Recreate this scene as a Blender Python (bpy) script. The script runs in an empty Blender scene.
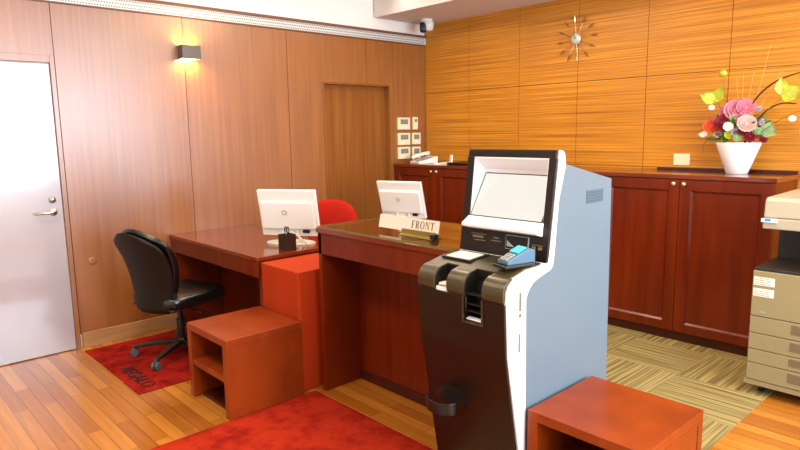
import bpy, bmesh, math, random
from mathutils import Vector, Matrix
random.seed(7)
PI = math.pi
scene = bpy.context.scene
C = scene.collection

# ------------------------------------------------------------ camera, world, light, exposure
cam_d = bpy.data.cameras.new('camera'); cam = bpy.data.objects.new('camera', cam_d); C.objects.link(cam)
cam_d.sensor_width = 36.0; cam_d.lens = 616.27/800*36.0; cam_d.clip_start = 0.05
fw = Vector((-0.72527956, 0.67211196, -0.1491143)); rt = Vector((0.68133342, 0.73181091, -0.01541323)); up = Vector((-0.09876405, 0.11277546, 0.98869983))
cam.matrix_world = Matrix(((rt.x, up.x, -fw.x, 4.8416), (rt.y, up.y, -fw.y, -4.9017), (rt.z, up.z, -fw.z, 1.55), (0, 0, 0, 1)))
scene.camera = cam
scene.view_settings.view_transform = 'Standard'; scene.view_settings.look = 'None'
scene.view_settings.gamma = 1.0; scene.view_settings.use_curve_mapping = False
scene.view_settings.exposure = 0.13
world = bpy.data.worlds.new('world'); scene.world = world; world.use_nodes = True
bg = world.node_tree.nodes['Background']; bg.inputs[0].default_value = (0.75, 0.86, 1.0, 1); bg.inputs[1].default_value = 1.2

def area(name, loc, rot, sx, sy, power, col, spread=180):
    d = bpy.data.lights.new(name, 'AREA'); d.shape = 'RECTANGLE'; d.size = sx; d.size_y = sy
    d.energy = power; d.color = col; d.spread = math.radians(spread)
    o = bpy.data.objects.new(name, d); C.objects.link(o); o.location = loc; o.rotation_euler = rot
    return o
# added area lights standing in for daylight at the invented right and rear windows
area('added_daylight_right', (6.9, -2.5, 1.65), (0, PI/2, 0), 1.8, 4.0, 290, (0.72, 0.84, 1.0))
area('added_daylight_behind', (3.2, -7.86, 1.6), (PI/2, 0, 0), 5.6, 2.4, 22, (0.95, 0.95, 1.0))
# added warm lights for the invented ceiling panels
for i, (x, y) in enumerate([(1.6, -1.9), (3.9, -1.9), (1.6, -4.6), (3.9, -4.6), (5.8, -3.0)]):
    area('added_ceiling_light', (x, y, 2.965), (0, 0, 0), 0.6, 0.6, 34, (1.0, 0.85, 0.62))

area('added_wall_wash', (.42, -2.4, 2.95), (0, math.radians(-38), 0), .12, 4.6, 16, (1.0, .97, .92))  # light added to brighten the white wall above the rail, without a fixture

# ------------------------------------------------------------ material helpers
def lin(h):
    h = h.lstrip('#'); v = [int(h[i:i+2], 16)/255 for i in (0, 2, 4)]
    return tuple(x/12.92 if x <= .04045 else ((x+.055)/1.055)**2.4 for x in v) + (1,)
def mat(name, colr, rough=.5, metal=0, spec=.5, coat=0, emis=None, estr=0, trans=0, noise=0, nscale=20, bump=0, bscale=200, sheen=0):
    m = bpy.data.materials.new(name); m.use_nodes = True; nt = m.node_tree; b = nt.nodes['Principled BSDF']
    c = lin(colr) if isinstance(colr, str) else colr
    b.inputs['Base Color'].default_value = c; b.inputs['Roughness'].default_value = rough; b.inputs['Metallic'].default_value = metal
    b.inputs['Specular IOR Level'].default_value = spec; b.inputs['Coat Weight'].default_value = coat; b.inputs['Coat Roughness'].default_value = .08
    b.inputs['Transmission Weight'].default_value = trans; b.inputs['Sheen Weight'].default_value = sheen
    if emis: b.inputs['Emission Color'].default_value = lin(emis); b.inputs['Emission Strength'].default_value = estr
    tc = nt.nodes.new('ShaderNodeTexCoord')
    if noise:
        n = nt.nodes.new('ShaderNodeTexNoise'); n.inputs['Scale'].default_value = nscale; n.inputs['Detail'].default_value = 5
        nt.links.new(tc.outputs['Object'], n.inputs['Vector'])
        r = nt.nodes.new('ShaderNodeMapRange'); r.inputs['From Min'].default_value = .3; r.inputs['From Max'].default_value = .7
        r.inputs['To Min'].default_value = 1-noise; r.inputs['To Max'].default_value = 1+noise
        nt.links.new(n.outputs['Fac'], r.inputs['Value'])
        mx = nt.nodes.new('ShaderNodeVectorMath'); mx.operation = 'SCALE'; mx.inputs[0].default_value = c[:3]
        nt.links.new(r.outputs['Result'], mx.inputs['Scale']); nt.links.new(mx.outputs[0], b.inputs['Base Color'])
    if bump:
        n = nt.nodes.new('ShaderNodeTexNoise'); n.inputs['Scale'].default_value = bscale
        nt.links.new(tc.outputs['Object'], n.inputs['Vector'])
        bp = nt.nodes.new('ShaderNodeBump'); bp.inputs['Strength'].default_value = bump; bp.inputs['Distance'].default_value = .004
        nt.links.new(n.outputs['Fac'], bp.inputs['Height']); nt.links.new(bp.outputs[0], b.inputs['Normal'])
    return m
def wood(name, dark, light, scale, rough=.35, spec=.5, coat=0, detail=6, big=.25, contrast=(.35, .65), coat_rough=.15):
    """grain stretched along the axis whose scale is small; a second broad noise varies the tone"""
    m = bpy.data.materials.new(name); m.use_nodes = True; nt = m.node_tree; b = nt.nodes['Principled BSDF']
    b.inputs['Roughness'].default_value = rough; b.inputs['Specular IOR Level'].default_value = spec
    b.inputs['Coat Weight'].default_value = coat; b.inputs['Coat Roughness'].default_value = coat_rough
    tc = nt.nodes.new('ShaderNodeTexCoord'); mp = nt.nodes.new('ShaderNodeMapping'); mp.inputs['Scale'].default_value = scale
    nt.links.new(tc.outputs['Object'], mp.inputs['Vector'])
    n = nt.nodes.new('ShaderNodeTexNoise'); n.inputs['Scale'].default_value = 1; n.inputs['Detail'].default_value = detail; n.inputs['Roughness'].default_value = .6
    nt.links.new(mp.outputs[0], n.inputs['Vector'])
    cr = nt.nodes.new('ShaderNodeValToRGB'); cr.color_ramp.elements[0].position = contrast[0]; cr.color_ramp.elements[1].position = contrast[1]
    cr.color_ramp.elements[0].color = lin(dark); cr.color_ramp.elements[1].color = lin(light)
    nt.links.new(n.outputs['Fac'], cr.inputs['Fac'])
    n2 = nt.nodes.new('ShaderNodeTexNoise'); n2.inputs['Scale'].default_value = 1.3; n2.inputs['Detail'].default_value = 2
    nt.links.new(tc.outputs['Object'], n2.inputs['Vector'])
    r = nt.nodes.new('ShaderNodeMapRange'); r.inputs['From Min'].default_value = .3; r.inputs['From Max'].default_value = .7
    r.inputs['To Min'].default_value = 1-big; r.inputs['To Max'].default_value = 1+big*.6
    nt.links.new(n2.outputs['Fac'], r.inputs['Value'])
    mx = nt.nodes.new('ShaderNodeVectorMath'); mx.operation = 'SCALE'
    nt.links.new(cr.outputs['Color'], mx.inputs[0]); nt.links.new(r.outputs['Result'], mx.inputs['Scale'])
    nt.links.new(mx.outputs[0], b.inputs['Base Color'])
    return m

M = {}
M['veneer'] = wood('warm_vertical_veneer', '#804814', '#9e6020', (1, 26, .9), rough=.36, spec=1.0, coat=1.0, big=.12, contrast=(.3, .7), coat_rough=.28)
M['zebra'] = wood('orange_zebra_veneer', '#9a560b', '#de962d', (.8, 1, 95), rough=.42, spec=.35, detail=5, big=.10, contrast=(.30, .66))
M['cherry'] = wood('dark_cherry_wood', '#5e1902', '#722504', (14, 14, 1.2), rough=.34, spec=.35, coat=.1, big=.12)
M['cherry_top'] = wood('cherry_wood_top', '#642006', '#7c2e0c', (1.5, 22, 22), rough=.16, spec=.6, coat=.6, big=.12, coat_rough=.06)
M['stool'] = wood('reddish_cherry_stool', '#7c2c04', '#923a0a', (6, 6, 2), rough=.36, spec=.35, coat=.12, big=.16)
M['doorveneer'] = wood('brown_door_veneer', '#7e4816', '#935a20', (1, 22, .9), rough=.36, spec=.5, coat=.1, big=.08, coat_rough=.3)
M['paledoor'] = mat('pale_satin_door_paint', '#a9a2a8', .25, spec=1.0, coat=1.0, noise=.03, nscale=3)
M['basewood'] = wood('baseboard_wood', '#a0764a', '#b4885a', (1, 1.5, 20), rough=.35, spec=.5, big=.05)
M['white'] = mat('white_paint', '#f3efe8', .75, noise=.01)
M['beampaint'] = mat('cream_beam_paint', '#d9cfc8', .8, noise=.01)
M['trimbrown'] = mat('brown_trim', '#6e4630', .5)
M['grille'] = mat('perforated_metal', '#cfd6d2', .4, spec=.5, metal=.2)
M['black'] = mat('black_gap', '#0c0806', .8)
M['metal'] = mat('brushed_steel', '#d8d2c6', .25, metal=1)
M['chrome'] = mat('chrome', '#e4e4e4', .08, metal=1)
M['brass'] = mat('pale_brass_knob', '#e6c9a0', .25, metal=.7)
M['blackplastic'] = mat('black_plastic', '#15120f', .38, spec=.5)
M['leather'] = mat('black_leather', '#0b0b0b', .24, spec=.6, bump=.15, bscale=120)
M['shellhide'] = mat('dark_brown_back_shell', '#150e08', .5, spec=.25, bump=.1, bscale=120)
M['redfabric'] = mat('red_upholstery', '#a61808', .8, bump=.3, bscale=400, spec=.2)
M['whiteplastic'] = mat('white_plastic', '#e9e7e0', .35, spec=.5)
M['creamplastic'] = mat('cream_plastic', '#efe2bd', .45)
M['greyplastic'] = mat('grey_plastic', '#9b9a94', .4)
M['castergrey'] = mat('caster_grey', '#4c5154', .4)
M['lcd'] = mat('grey_lcd', '#7e8680', .2)
M['meshcup'] = mat('dark_brown_mesh', '#33210f', .55, metal=.3)
M['kiosk_side'] = mat('light_blue_grey_enamel', '#62747f', .34, spec=.5, noise=.015, nscale=3)
M['kiosk_white'] = mat('white_enamel', '#f0f0f2', .35, spec=.5)
M['kiosk_dark'] = mat('dark_bronze_panel', '#1e120a', .35, spec=.35, noise=.05, nscale=60)
M['kiosk_olive'] = mat('dark_olive_panel', '#40361c', .36, spec=.5, noise=.04, nscale=60)
M['screen'] = mat('lit_screen', '#30343a', .08, spec=.6, emis='#efeade', estr=.92)
M['copier'] = mat('beige_grey_copier', '#90835f', .45, noise=.015)
M['copierlid'] = mat('pale_grey_copier_lid', '#aaa28c', .45)
M['copierdark'] = mat('dark_grey_tray', '#2a2621', .45)
M['paper'] = mat('paper', '#eeead8', .7)
M['blue'] = mat('blue_indicator', '#3f8fd8', .3)
M['clothred'] = mat('orange_red_cloth', '#a83206', .8, bump=.2, bscale=500, spec=.2)
M['petal_pink'] = mat('pink_petals', '#c87688', .6, noise=.15, nscale=60)
M['petal_blush'] = mat('blush_petals', '#dba79c', .6, noise=.1, nscale=60)
M['petal_red'] = mat('dark_red_petals', '#7a0f1e', .6, noise=.2, nscale=60)
M['petal_orange'] = mat('orange_petals', '#e2562c', .6, noise=.15, nscale=60)
M['petal_white'] = mat('white_petals', '#efe9dc', .6)
M['petal_lilac'] = mat('lilac_petals', '#b9a3b4', .6, noise=.2, nscale=80)
M['lime'] = mat('lime_spathe', '#aeb432', .4, noise=.12, nscale=40)
M['leafgreen'] = mat('green_leaf', '#4d7426', .5, noise=.3, nscale=40)
M['leafpale'] = mat('pale_green_leaf', '#8fae7c', .5, noise=.2, nscale=40)
M['twig'] = mat('dark_brown_twig', '#4a2410', .7)
M['straw'] = mat('straw_stem', '#cda458', .7)
M['olivebrass'] = mat('olive_brass', '#8f7a38', .25, metal=.5)
M['ceramic'] = mat('white_ceramic', '#f6f4f2', .25, spec=.5)
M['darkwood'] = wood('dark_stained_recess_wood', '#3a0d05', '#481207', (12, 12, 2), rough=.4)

def glassmat(name, col, rough=0.0, ior=1.5):
    m = bpy.data.materials.new(name); m.use_nodes = True; nt = m.node_tree; nt.nodes.clear()
    out = nt.nodes.new('ShaderNodeOutputMaterial'); t = nt.nodes.new('ShaderNodeBsdfTransparent'); t.inputs[0].default_value = lin(col)
    g = nt.nodes.new('ShaderNodeBsdfGlossy'); g.inputs['Roughness'].default_value = rough
    f = nt.nodes.new('ShaderNodeFresnel'); f.inputs['IOR'].default_value = ior
    mx = nt.nodes.new('ShaderNodeMixShader'); ge = nt.nodes.new('ShaderNodeNewGeometry'); sb = nt.nodes.new('ShaderNodeMath'); sb.operation = 'SUBTRACT'; sb.use_clamp = True; nt.links.new(f.outputs[0], sb.inputs[0]); nt.links.new(ge.outputs['Backfacing'], sb.inputs[1]); nt.links.new(sb.outputs[0], mx.inputs[0]); nt.links.new(t.outputs[0], mx.inputs[1]); nt.links.new(g.outputs[0], mx.inputs[2])
    nt.links.new(mx.outputs[0], out.inputs[0]); return m
M['glass'] = glassmat('clear_glass', '#f4faf4'); M['topglass'] = glassmat('polished_table_glass', '#fbfdf8', 0, 2.0)
M['acrylic'] = mat('frosted_white_acrylic', '#eadfce', .25, spec=.6)
M['glassedge'] = mat('green_glass_edge', '#6e6a3a', .15, spec=.6)

def floor_mat():
    m = bpy.data.materials.new('oak_plank_floor'); m.use_nodes = True; nt = m.node_tree; b = nt.nodes['Principled BSDF']
    b.inputs['Roughness'].default_value = .24; b.inputs['Coat Weight'].default_value = .25; b.inputs['Coat Roughness'].default_value = .12
    tc = nt.nodes.new('ShaderNodeTexCoord')
    br = nt.nodes.new('ShaderNodeTexBrick'); br.offset = .37; br.inputs['Scale'].default_value = 1
    br.inputs['Brick Width'].default_value = .9; br.inputs['Row Height'].default_value = .075; br.inputs['Mortar Size'].default_value = .0012
    br.inputs['Color1'].default_value = lin('#985518'); br.inputs['Color2'].default_value = lin('#bc7a2c'); br.inputs['Mortar'].default_value = lin('#5c300e')
    br.inputs['Bias'].default_value = .1
    nt.links.new(tc.outputs['Object'], br.inputs['Vector'])
    mp = nt.nodes.new('ShaderNodeMapping'); mp.inputs['Scale'].default_value = (2, 40, 1)
    nt.links.new(tc.outputs['Object'], mp.inputs['Vector'])
    n = nt.nodes.new('ShaderNodeTexNoise'); n.inputs['Scale'].default_value = 1; n.inputs['Detail'].default_value = 6
    nt.links.new(mp.outputs[0], n.inputs['Vector'])
    r = nt.nodes.new('ShaderNodeMapRange'); r.inputs['From Min'].default_value = .3; r.inputs['From Max'].default_value = .7
    r.inputs['To Min'].default_value = .84; r.inputs['To Max'].default_value = 1.1
    nt.links.new(n.outputs['Fac'], r.inputs['Value'])
    mx = nt.nodes.new('ShaderNodeVectorMath'); mx.operation = 'SCALE'
    nt.links.new(br.outputs['Color'], mx.inputs[0]); nt.links.new(r.outputs['Result'], mx.inputs['Scale']); nt.links.new(mx.outputs[0], b.inputs['Base Color'])
    return m
M['floor'] = floor_mat()
def carpet_mat():
    """carpet tiles half a metre square, striped, every other tile turned a quarter"""
    m = bpy.data.materials.new('striped_carpet_tiles'); m.use_nodes = True; nt = m.node_tree; b = nt.nodes['Principled BSDF']
    b.inputs['Roughness'].default_value = .95; b.inputs['Specular IOR Level'].default_value = .1
    tc = nt.nodes.new('ShaderNodeTexCoord'); ch = nt.nodes.new('ShaderNodeTexChecker'); ch.inputs['Scale'].default_value = 2.0
    ch.inputs['Color1'].default_value = (1, 1, 1, 1); ch.inputs['Color2'].default_value = (0, 0, 0, 1)
    off = nt.nodes.new('ShaderNodeMapping'); off.inputs['Location'].default_value = (.2, .1, .13)
    nt.links.new(tc.outputs['Object'], off.inputs['Vector']); nt.links.new(off.outputs[0], ch.inputs['Vector'])
    cols = []
    for sc in ((1.2, 70, 1), (70, 1.2, 1)):
        mp = nt.nodes.new('ShaderNodeMapping'); mp.inputs['Scale'].default_value = sc
        nt.links.new(tc.outputs['Object'], mp.inputs['Vector'])
        n = nt.nodes.new('ShaderNodeTexNoise'); n.inputs['Scale'].default_value = 1; n.inputs['Detail'].default_value = 3
        nt.links.new(mp.outputs[0], n.inputs['Vector']); cr = nt.nodes.new('ShaderNodeValToRGB')
        cr.color_ramp.elements[0].position = .36; cr.color_ramp.elements[1].position = .62
        cr.color_ramp.elements[0].color = lin('#66552f'); cr.color_ramp.elements[1].color = lin('#a59460')
        nt.links.new(n.outputs['Fac'], cr.inputs['Fac']); cols.append(cr)
    mx = nt.nodes.new('ShaderNodeMix'); mx.data_type = 'RGBA'
    nt.links.new(ch.outputs['Fac'], mx.inputs[0]); nt.links.new(cols[0].outputs[0], mx.inputs[6]); nt.links.new(cols[1].outputs[0], mx.inputs[7])
    nt.links.new(mx.outputs[2], b.inputs['Base Color'])
    return m
M['carpet'] = carpet_mat()
def rug_mat(name, c1, c2):
    m = mat(name, c1, .95, spec=.05); nt = m.node_tree; b = nt.nodes['Principled BSDF']
    tc = nt.nodes.new('ShaderNodeTexCoord')
    n = nt.nodes.new('ShaderNodeTexNoise'); n.inputs['Scale'].default_value = 7; n.inputs['Detail'].default_value = 8; n.inputs['Roughness'].default_value = .65
    nt.links.new(tc.outputs['Object'], n.inputs['Vector']); cr = nt.nodes.new('ShaderNodeValToRGB')
    cr.color_ramp.elements[0].position = .36; cr.color_ramp.elements[1].position = .56
    cr.color_ramp.elements[0].color = lin(c2); cr.color_ramp.elements[1].color = lin(c1)
    nt.links.new(n.outputs['Fac'], cr.inputs['Fac']); nt.links.new(cr.outputs[0], b.inputs['Base Color'])
    n2 = nt.nodes.new('ShaderNodeTexNoise'); n2.inputs['Scale'].default_value = 350; nt.links.new(tc.outputs['Object'], n2.inputs['Vector'])
    bp = nt.nodes.new('ShaderNodeBump'); bp.inputs['Strength'].default_value = .6; bp.inputs['Distance'].default_value = .006
    nt.links.new(n2.outputs['Fac'], bp.inputs['Height']); nt.links.new(bp.outputs[0], b.inputs['Normal'])
    return m
M['rug'] = rug_mat('red_pile', '#ac2e18', '#8a1c10')
M['rug2'] = rug_mat('red_pile_mat', '#9c2218', '#70120b')

# ------------------------------------------------------------ mesh helpers
def BM(): return bmesh.new()
def bx(bm, x0, x1, y0, y1, z0, z1, mtx=None):
    vs = [bm.verts.new((x, y, z)) for z in (z0, z1) for y in (y0, y1) for x in (x0, x1)]
    if mtx:
        for v in vs: v.co = mtx @ v.co
    for f in ((0, 2, 3, 1), (4, 5, 7, 6), (0, 1, 5, 4), (2, 6, 7, 3), (0, 4, 6, 2), (1, 3, 7, 5)):
        bm.faces.new([vs[i] for i in f])
    return bm
def prism(bm, pts, a0, a1, axis='x', mtx=None):
    """extrude a closed outline: axis x -> pts are (y,z); axis y -> (x,z); axis z -> (x,y)"""
    def P(a, p):
        v = Vector((a, p[0], p[1])) if axis == 'x' else Vector((p[0], a, p[1])) if axis == 'y' else Vector((p[0], p[1], a))
        return mtx @ v if mtx else v
    A = [bm.verts.new(P(a0, p)) for p in pts]; B = [bm.verts.new(P(a1, p)) for p in pts]; n = len(pts)
    bm.faces.new(A); bm.faces.new(B[::-1])
    for i in range(n): bm.faces.new((A[i], B[i], B[(i+1) % n], A[(i+1) % n]))
    return bm
def lathe(bm, prof, loc=(0, 0, 0), n=24, mtx=None, cap=True):
    rings = []
    for r, z in prof:
        ring = []
        for i in range(n):
            v = Vector((r*math.cos(2*PI*i/n), r*math.sin(2*PI*i/n), z))
            if mtx: v = mtx @ v
            ring.append(bm.verts.new(v + Vector(loc)))
        rings.append(ring)
    for a, b in zip(rings, rings[1:]):
        for i in range(n): bm.faces.new((a[i], a[(i+1) % n], b[(i+1) % n], b[i]))
    if cap: bm.faces.new(rings[0][::-1]); bm.faces.new(rings[-1])
    return bm
def tube(bm, pts, r, n=10):
    pts = [Vector(p) for p in pts]; rings = []; u = None
    rr = r if isinstance(r, (list, tuple)) else [r]*len(pts)
    for i, p in enumerate(pts):
        d = (pts[min(i+1, len(pts)-1)] - pts[max(i-1, 0)]).normalized()
        if u is None: u = d.orthogonal().normalized()
        u = (u - d*u.dot(d)); u = u.normalized() if u.length > 1e-6 else d.orthogonal().normalized()
        w = d.cross(u)
        rings.append([bm.verts.new(p + (u*math.cos(2*PI*k/n) + w*math.sin(2*PI*k/n))*rr[i]) for k in range(n)])
    for a, b in zip(rings, rings[1:]):
        for k in range(n): bm.faces.new((a[k], a[(k+1) % n], b[(k+1) % n], b[k]))
    bm.faces.new(rings[0][::-1]); bm.faces.new(rings[-1])
    return bm
def ball(bm, loc, rx, ry=None, rz=None, seg=16, rings=10, mtx=None):
    ry = ry or rx; rz = rz or rx
    m = Matrix.Translation(loc) @ (mtx or Matrix.Identity(4)) @ Matrix.Diagonal((rx, ry, rz, 1))
    bmesh.ops.create_uvsphere(bm, u_segments=seg, v_segments=rings, radius=1, matrix=m); return bm
def supers(bm, loc, sx, sy, sz, e=.35, mtx=None, seg=32, rings=16):
    """rounded cushion: a superellipsoid"""
    def sp(v, k): return math.copysign(abs(v)**k, v)
    R = []
    for j in range(1, rings):
        ph = -PI/2 + PI*j/rings; ring = []
        for i in range(seg):
            th = 2*PI*i/seg
            v = Vector((sx*sp(math.cos(ph), e)*sp(math.cos(th), e), sy*sp(math.cos(ph), e)*sp(math.sin(th), e), sz*sp(math.sin(ph), e)))
            if mtx: v = mtx @ v
            ring.append(bm.verts.new(v + Vector(loc)))
        R.append(ring)
    for a, b in zip(R, R[1:]):
        for i in range(seg): bm.faces.new((a[i], a[(i+1) % seg], b[(i+1) % seg], b[i]))
    bm.faces.new(R[0][::-1]); bm.faces.new(R[-1]); return bm
def root_loc(p):
    while p.parent: p = p.parent
    return p.location.copy()
def obj(name, bm, m, parent=None, bev=0, smooth=False, world=True, segs=2):
    bmesh.ops.recalc_face_normals(bm, faces=bm.faces[:])
    if parent is not None and world: bmesh.ops.translate(bm, verts=bm.verts[:], vec=-root_loc(parent))
    me = bpy.data.meshes.new(name); bm.to_mesh(me); bm.free()
    me.materials.append(M[m] if isinstance(m, str) else m)
    o = bpy.data.objects.new(name, me); C.objects.link(o)
    if parent is not None: o.parent = parent
    if smooth:
        for p in me.polygons: p.use_smooth = True
    if bev:
        b = o.modifiers.new('bevel', 'BEVEL'); b.width = bev; b.segments = segs; b.limit_method = 'ANGLE'; b.angle_limit = math.radians(40)
        b.harden_normals = False
    return o
def thing(name, label, cat, loc=(0, 0, 0), rotz=0, group=None):
    o = bpy.data.objects.new(name, None); C.objects.link(o); o.location = loc; o.rotation_euler = (0, 0, rotz); o.empty_display_size = .1
    o['label'] = label; o['category'] = cat
    if group: o['group'] = group
    return o
def tag(o, label, cat, group=None):
    o['label'] = label; o['category'] = cat
    if group: o['group'] = group
    return o
def struct(name, bm, m, parent=None, **k):
    o = obj(name, bm, m, parent, **k)
    if parent is None: o['kind'] = 'structure'
    return o
def cut(o, bm):
    """subtract the solid in bm (same space as o's mesh) from o for good"""
    bmesh.ops.recalc_face_normals(bm, faces=bm.faces[:])
    me = bpy.data.meshes.new('cutter'); bm.to_mesh(me); bm.free(); c = bpy.data.objects.new('cutter', me); C.objects.link(c)
    b = o.modifiers.new('cut', 'BOOLEAN'); b.operation = 'DIFFERENCE'; b.object = c; b.solver = 'EXACT'
    if len(o.modifiers) > 1: o.modifiers.move(len(o.modifiers)-1, 0)
    mods = [(m.name, m.show_viewport) for m in o.modifiers if m != b]
    for m in o.modifiers:
        if m.name != b.name: m.show_viewport = False
    dg = bpy.context.evaluated_depsgraph_get(); dg.update()
    new = bpy.data.meshes.new_from_object(o.evaluated_get(dg)); old = o.data; o.data = new
    o.modifiers.remove(b)
    for m in o.modifiers: m.show_viewport = True
    bpy.data.objects.remove(c); bpy.data.meshes.remove(old); return o
def shift(bm, v): bmesh.ops.translate(bm, verts=bm.verts[:], vec=v); return bm
def text_mesh(name, body, size, m, parent, mtx, extrude=.0006):
    cu = bpy.data.curves.new(name, 'FONT'); cu.body = body; cu.size = size; cu.extrude = extrude; cu.align_x = 'CENTER'; cu.align_y = 'CENTER'
    to = bpy.data.objects.new(name+'_tmp', cu); C.objects.link(to)
    dg = bpy.context.evaluated_depsgraph_get(); dg.update()
    me = bpy.data.meshes.new_from_object(to.evaluated_get(dg)); bpy.data.objects.remove(to); bpy.data.curves.remove(cu)
    me.transform(mtx); me.name = name
    if parent is not None: me.transform(Matrix.Translation(-root_loc(parent)))
    me.materials.clear(); me.materials.append(M[m])
    o = bpy.data.objects.new(name, me); C.objects.link(o)
    if parent is not None: o.parent = parent
    return o

# ------------------------------------------------------------ the room
struct('floor', bx(BM(), -.15, 7.1, -8.1, .15, -.12, 0), 'floor')
struct('ceiling', bx(BM(), -.15, 7.1, -8.1, .15, 3.0, 3.12), 'white')
o = struct('ceiling_beam', bx(BM(), 0.0, 7.0, -.72, 0.0, 2.683, 3.0), 'beampaint'); o.name = 'trim_1'
# left wall: veneer panels with open joints over a dark backing, white above the rail
bm = BM(); bx(bm, -.15, -.02, -8.1, .15, 0, 3.0)
cut_w = struct('wall_left', bm, 'white')
bm = BM()
JY = [-7.5, -6.55, -5.6, -4.63, -3.655, -2.72, -1.765, -.844, 0.0]
DY0, DY1, DZ = -1.383, -.531, 2.031        # brown door in its recess
EY0, EY1, EZ = -4.58, -3.695, 2.06         # pale door
def panelcells(j0, j1):
    g = .0022
    ys = (j0+g, j1-g)
    cells = [(ys[0], ys[1], .112, 2.462)]
    for a, b, zt in ((DY0, DY1, DZ), (EY0-.03, EY1+.03, EZ+.02)):
        new = []
        for (y0, y1, z0, z1) in cells:
            if b <= y0 or a >= y1 or z0 >= zt: new.append((y0, y1, z0, z1)); continue
            if y0 < a: new.append((y0, a, z0, z1))
            if b < y1: new.append((b, y1, z0, z1))
            new.append((max(y0, a), min(y1, b), zt, z1))
        cells = new
    return cells
for a, b in zip(JY, JY[1:]):
    for (y0, y1, z0, z1) in panelcells(a, b):
        if y1-y0 > .004: bx(bm, -.018, 0, y0, y1, z0, z1)
struct('wall_panelling_left', bm, 'veneer').name = 'wall_left_panels'
bm = BM()
for a, b, z in ((-7.5, EY0-.03, .1), (EY0-.03, EY1+.03, EZ+.03), (EY1+.03, DY0-.001, .1), (DY0-.001, DY1+.001, DZ+.003), (DY1+.001, 0, .1)): bx(bm, -.0195, -.0185, a, b, z, 2.46)
struct('trim_2', bm, 'black')
bm = BM(); bx(bm, -.015, .010, -7.5, 0, 2.463, 2.474); bx(bm, -.015, .022, -7.5, 0, 2.546, 2.568)
struct('trim_3', bm, 'trimbrown')
# perforated ventilation strip: a plate with rows of small dark holes set on it
struct('trim_4', bx(BM(), -.015, .006, -7.5, 0, 2.474, 2.546), 'grille')
bm = BM(); k = 0
y = -4.2
while y < -.02:
    for j in range(3):
        z = 2.486 + j*.024 + (0 if k % 2 else .0)
        yy = y + (.009 if j % 2 else 0)
        bx(bm, .0055, .0066, yy, yy+.009, z-.004, z+.006)
    y += .019; k += 1
struct('trim_5', bm, 'trimbrown')
# baseboard of the left wall
bm = BM()
for a, b in ((-7.5, EY0-.05), (EY1+.05, DY0), (DY1, 0)): bx(bm, -.018, .012, a, b, 0, .112)
struct('baseboard_left', bm, 'basewood', bev=.003)
# pale flush door with lever handle
dr = struct('door_1', bx(BM(), -.016, .004, EY0, EY1, .006, EZ-.008), 'paledoor', bev=.002)
bm = BM(); bx(bm, -.018, .010, EY1+.006, EY1+.036, 0, EZ+.05); bx(bm, -.018, .010, EY0-.036, EY0-.006, 0, EZ+.05); bx(bm, -.018, .010, EY0-.006, EY1+.006, EZ, EZ+.05)
struct('door_frame', bm, 'veneer', dr, bev=.002, world=False)
X90 = Matrix.Rotation(PI/2, 4, 'Y')
bm = BM(); lathe(bm, [(.027, 0), (.027, .008), (.02, .012)], (.004, -3.757, 1.03), 24, X90); tube(bm, [(.012, -3.757, 1.03), (.05, -3.757, 1.03)], .010)
tube(bm, [(.05, -3.757, 1.03), (.055, -3.78, 1.03), (.055, -3.875, 1.028)], .0095)
struct('door_handle', bm, 'metal', dr, smooth=True, world=False)
struct('door_lock', lathe(BM(), [(.024, 0), (.024, .008), (.012, .012), (.012, .016)], (.004, -3.757, 1.115), 24, X90), 'metal', dr, smooth=True, world=False)
# brown door set back in the wall
dr = struct('door_2', bx(BM(), -.10, -.07, DY0+.004, DY1-.004, .006, DZ-.004), 'doorveneer', bev=.002)
cut(cut_w, bx(BM(), -.14, .01, DY0-.002, DY1+.002, -.01, DZ+.002))
bm = BM(); bx(bm, -.12, .004, DY0-.002, DY0+.016, 0, DZ); bx(bm, -.12, .004, DY1-.016, DY1+.002, 0, DZ); bx(bm, -.12, .004, DY0+.016, DY1-.016, DZ-.016, DZ+.002)
struct('door_frame', bm, 'doorveneer', dr, world=False)
tag(obj('floor_socket_cover', lathe(BM(), [(.03, 0), (.03, .002), (.024, .003)], (0, -3.53, .64), 24, X90), 'veneer', smooth=True), 'small round wood-toned cover plate low on the left wall by the pale door', 'cover plate')
# back wall: zebra veneer panels, two rows above cabinet height
bm = BM(); bx(bm, 0, 7.1, .02, .15, 0, 3.0); struct('wall_back', bm, 'black')
bm = BM(); g = .0022; W = .6215
for i in range(12):
    x0, x1 = i*W+g, min((i+1)*W-g, 7.0)
    if x0 >= 7: break
    for z0, z1 in ((0, .52), (.52, 1.24), (1.24, 1.961), (1.961, 2.70)): bx(bm, x0, x1, 0, .019, z0+g, z1-g)
struct('wall_back_panels', bm, 'zebra')
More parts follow.
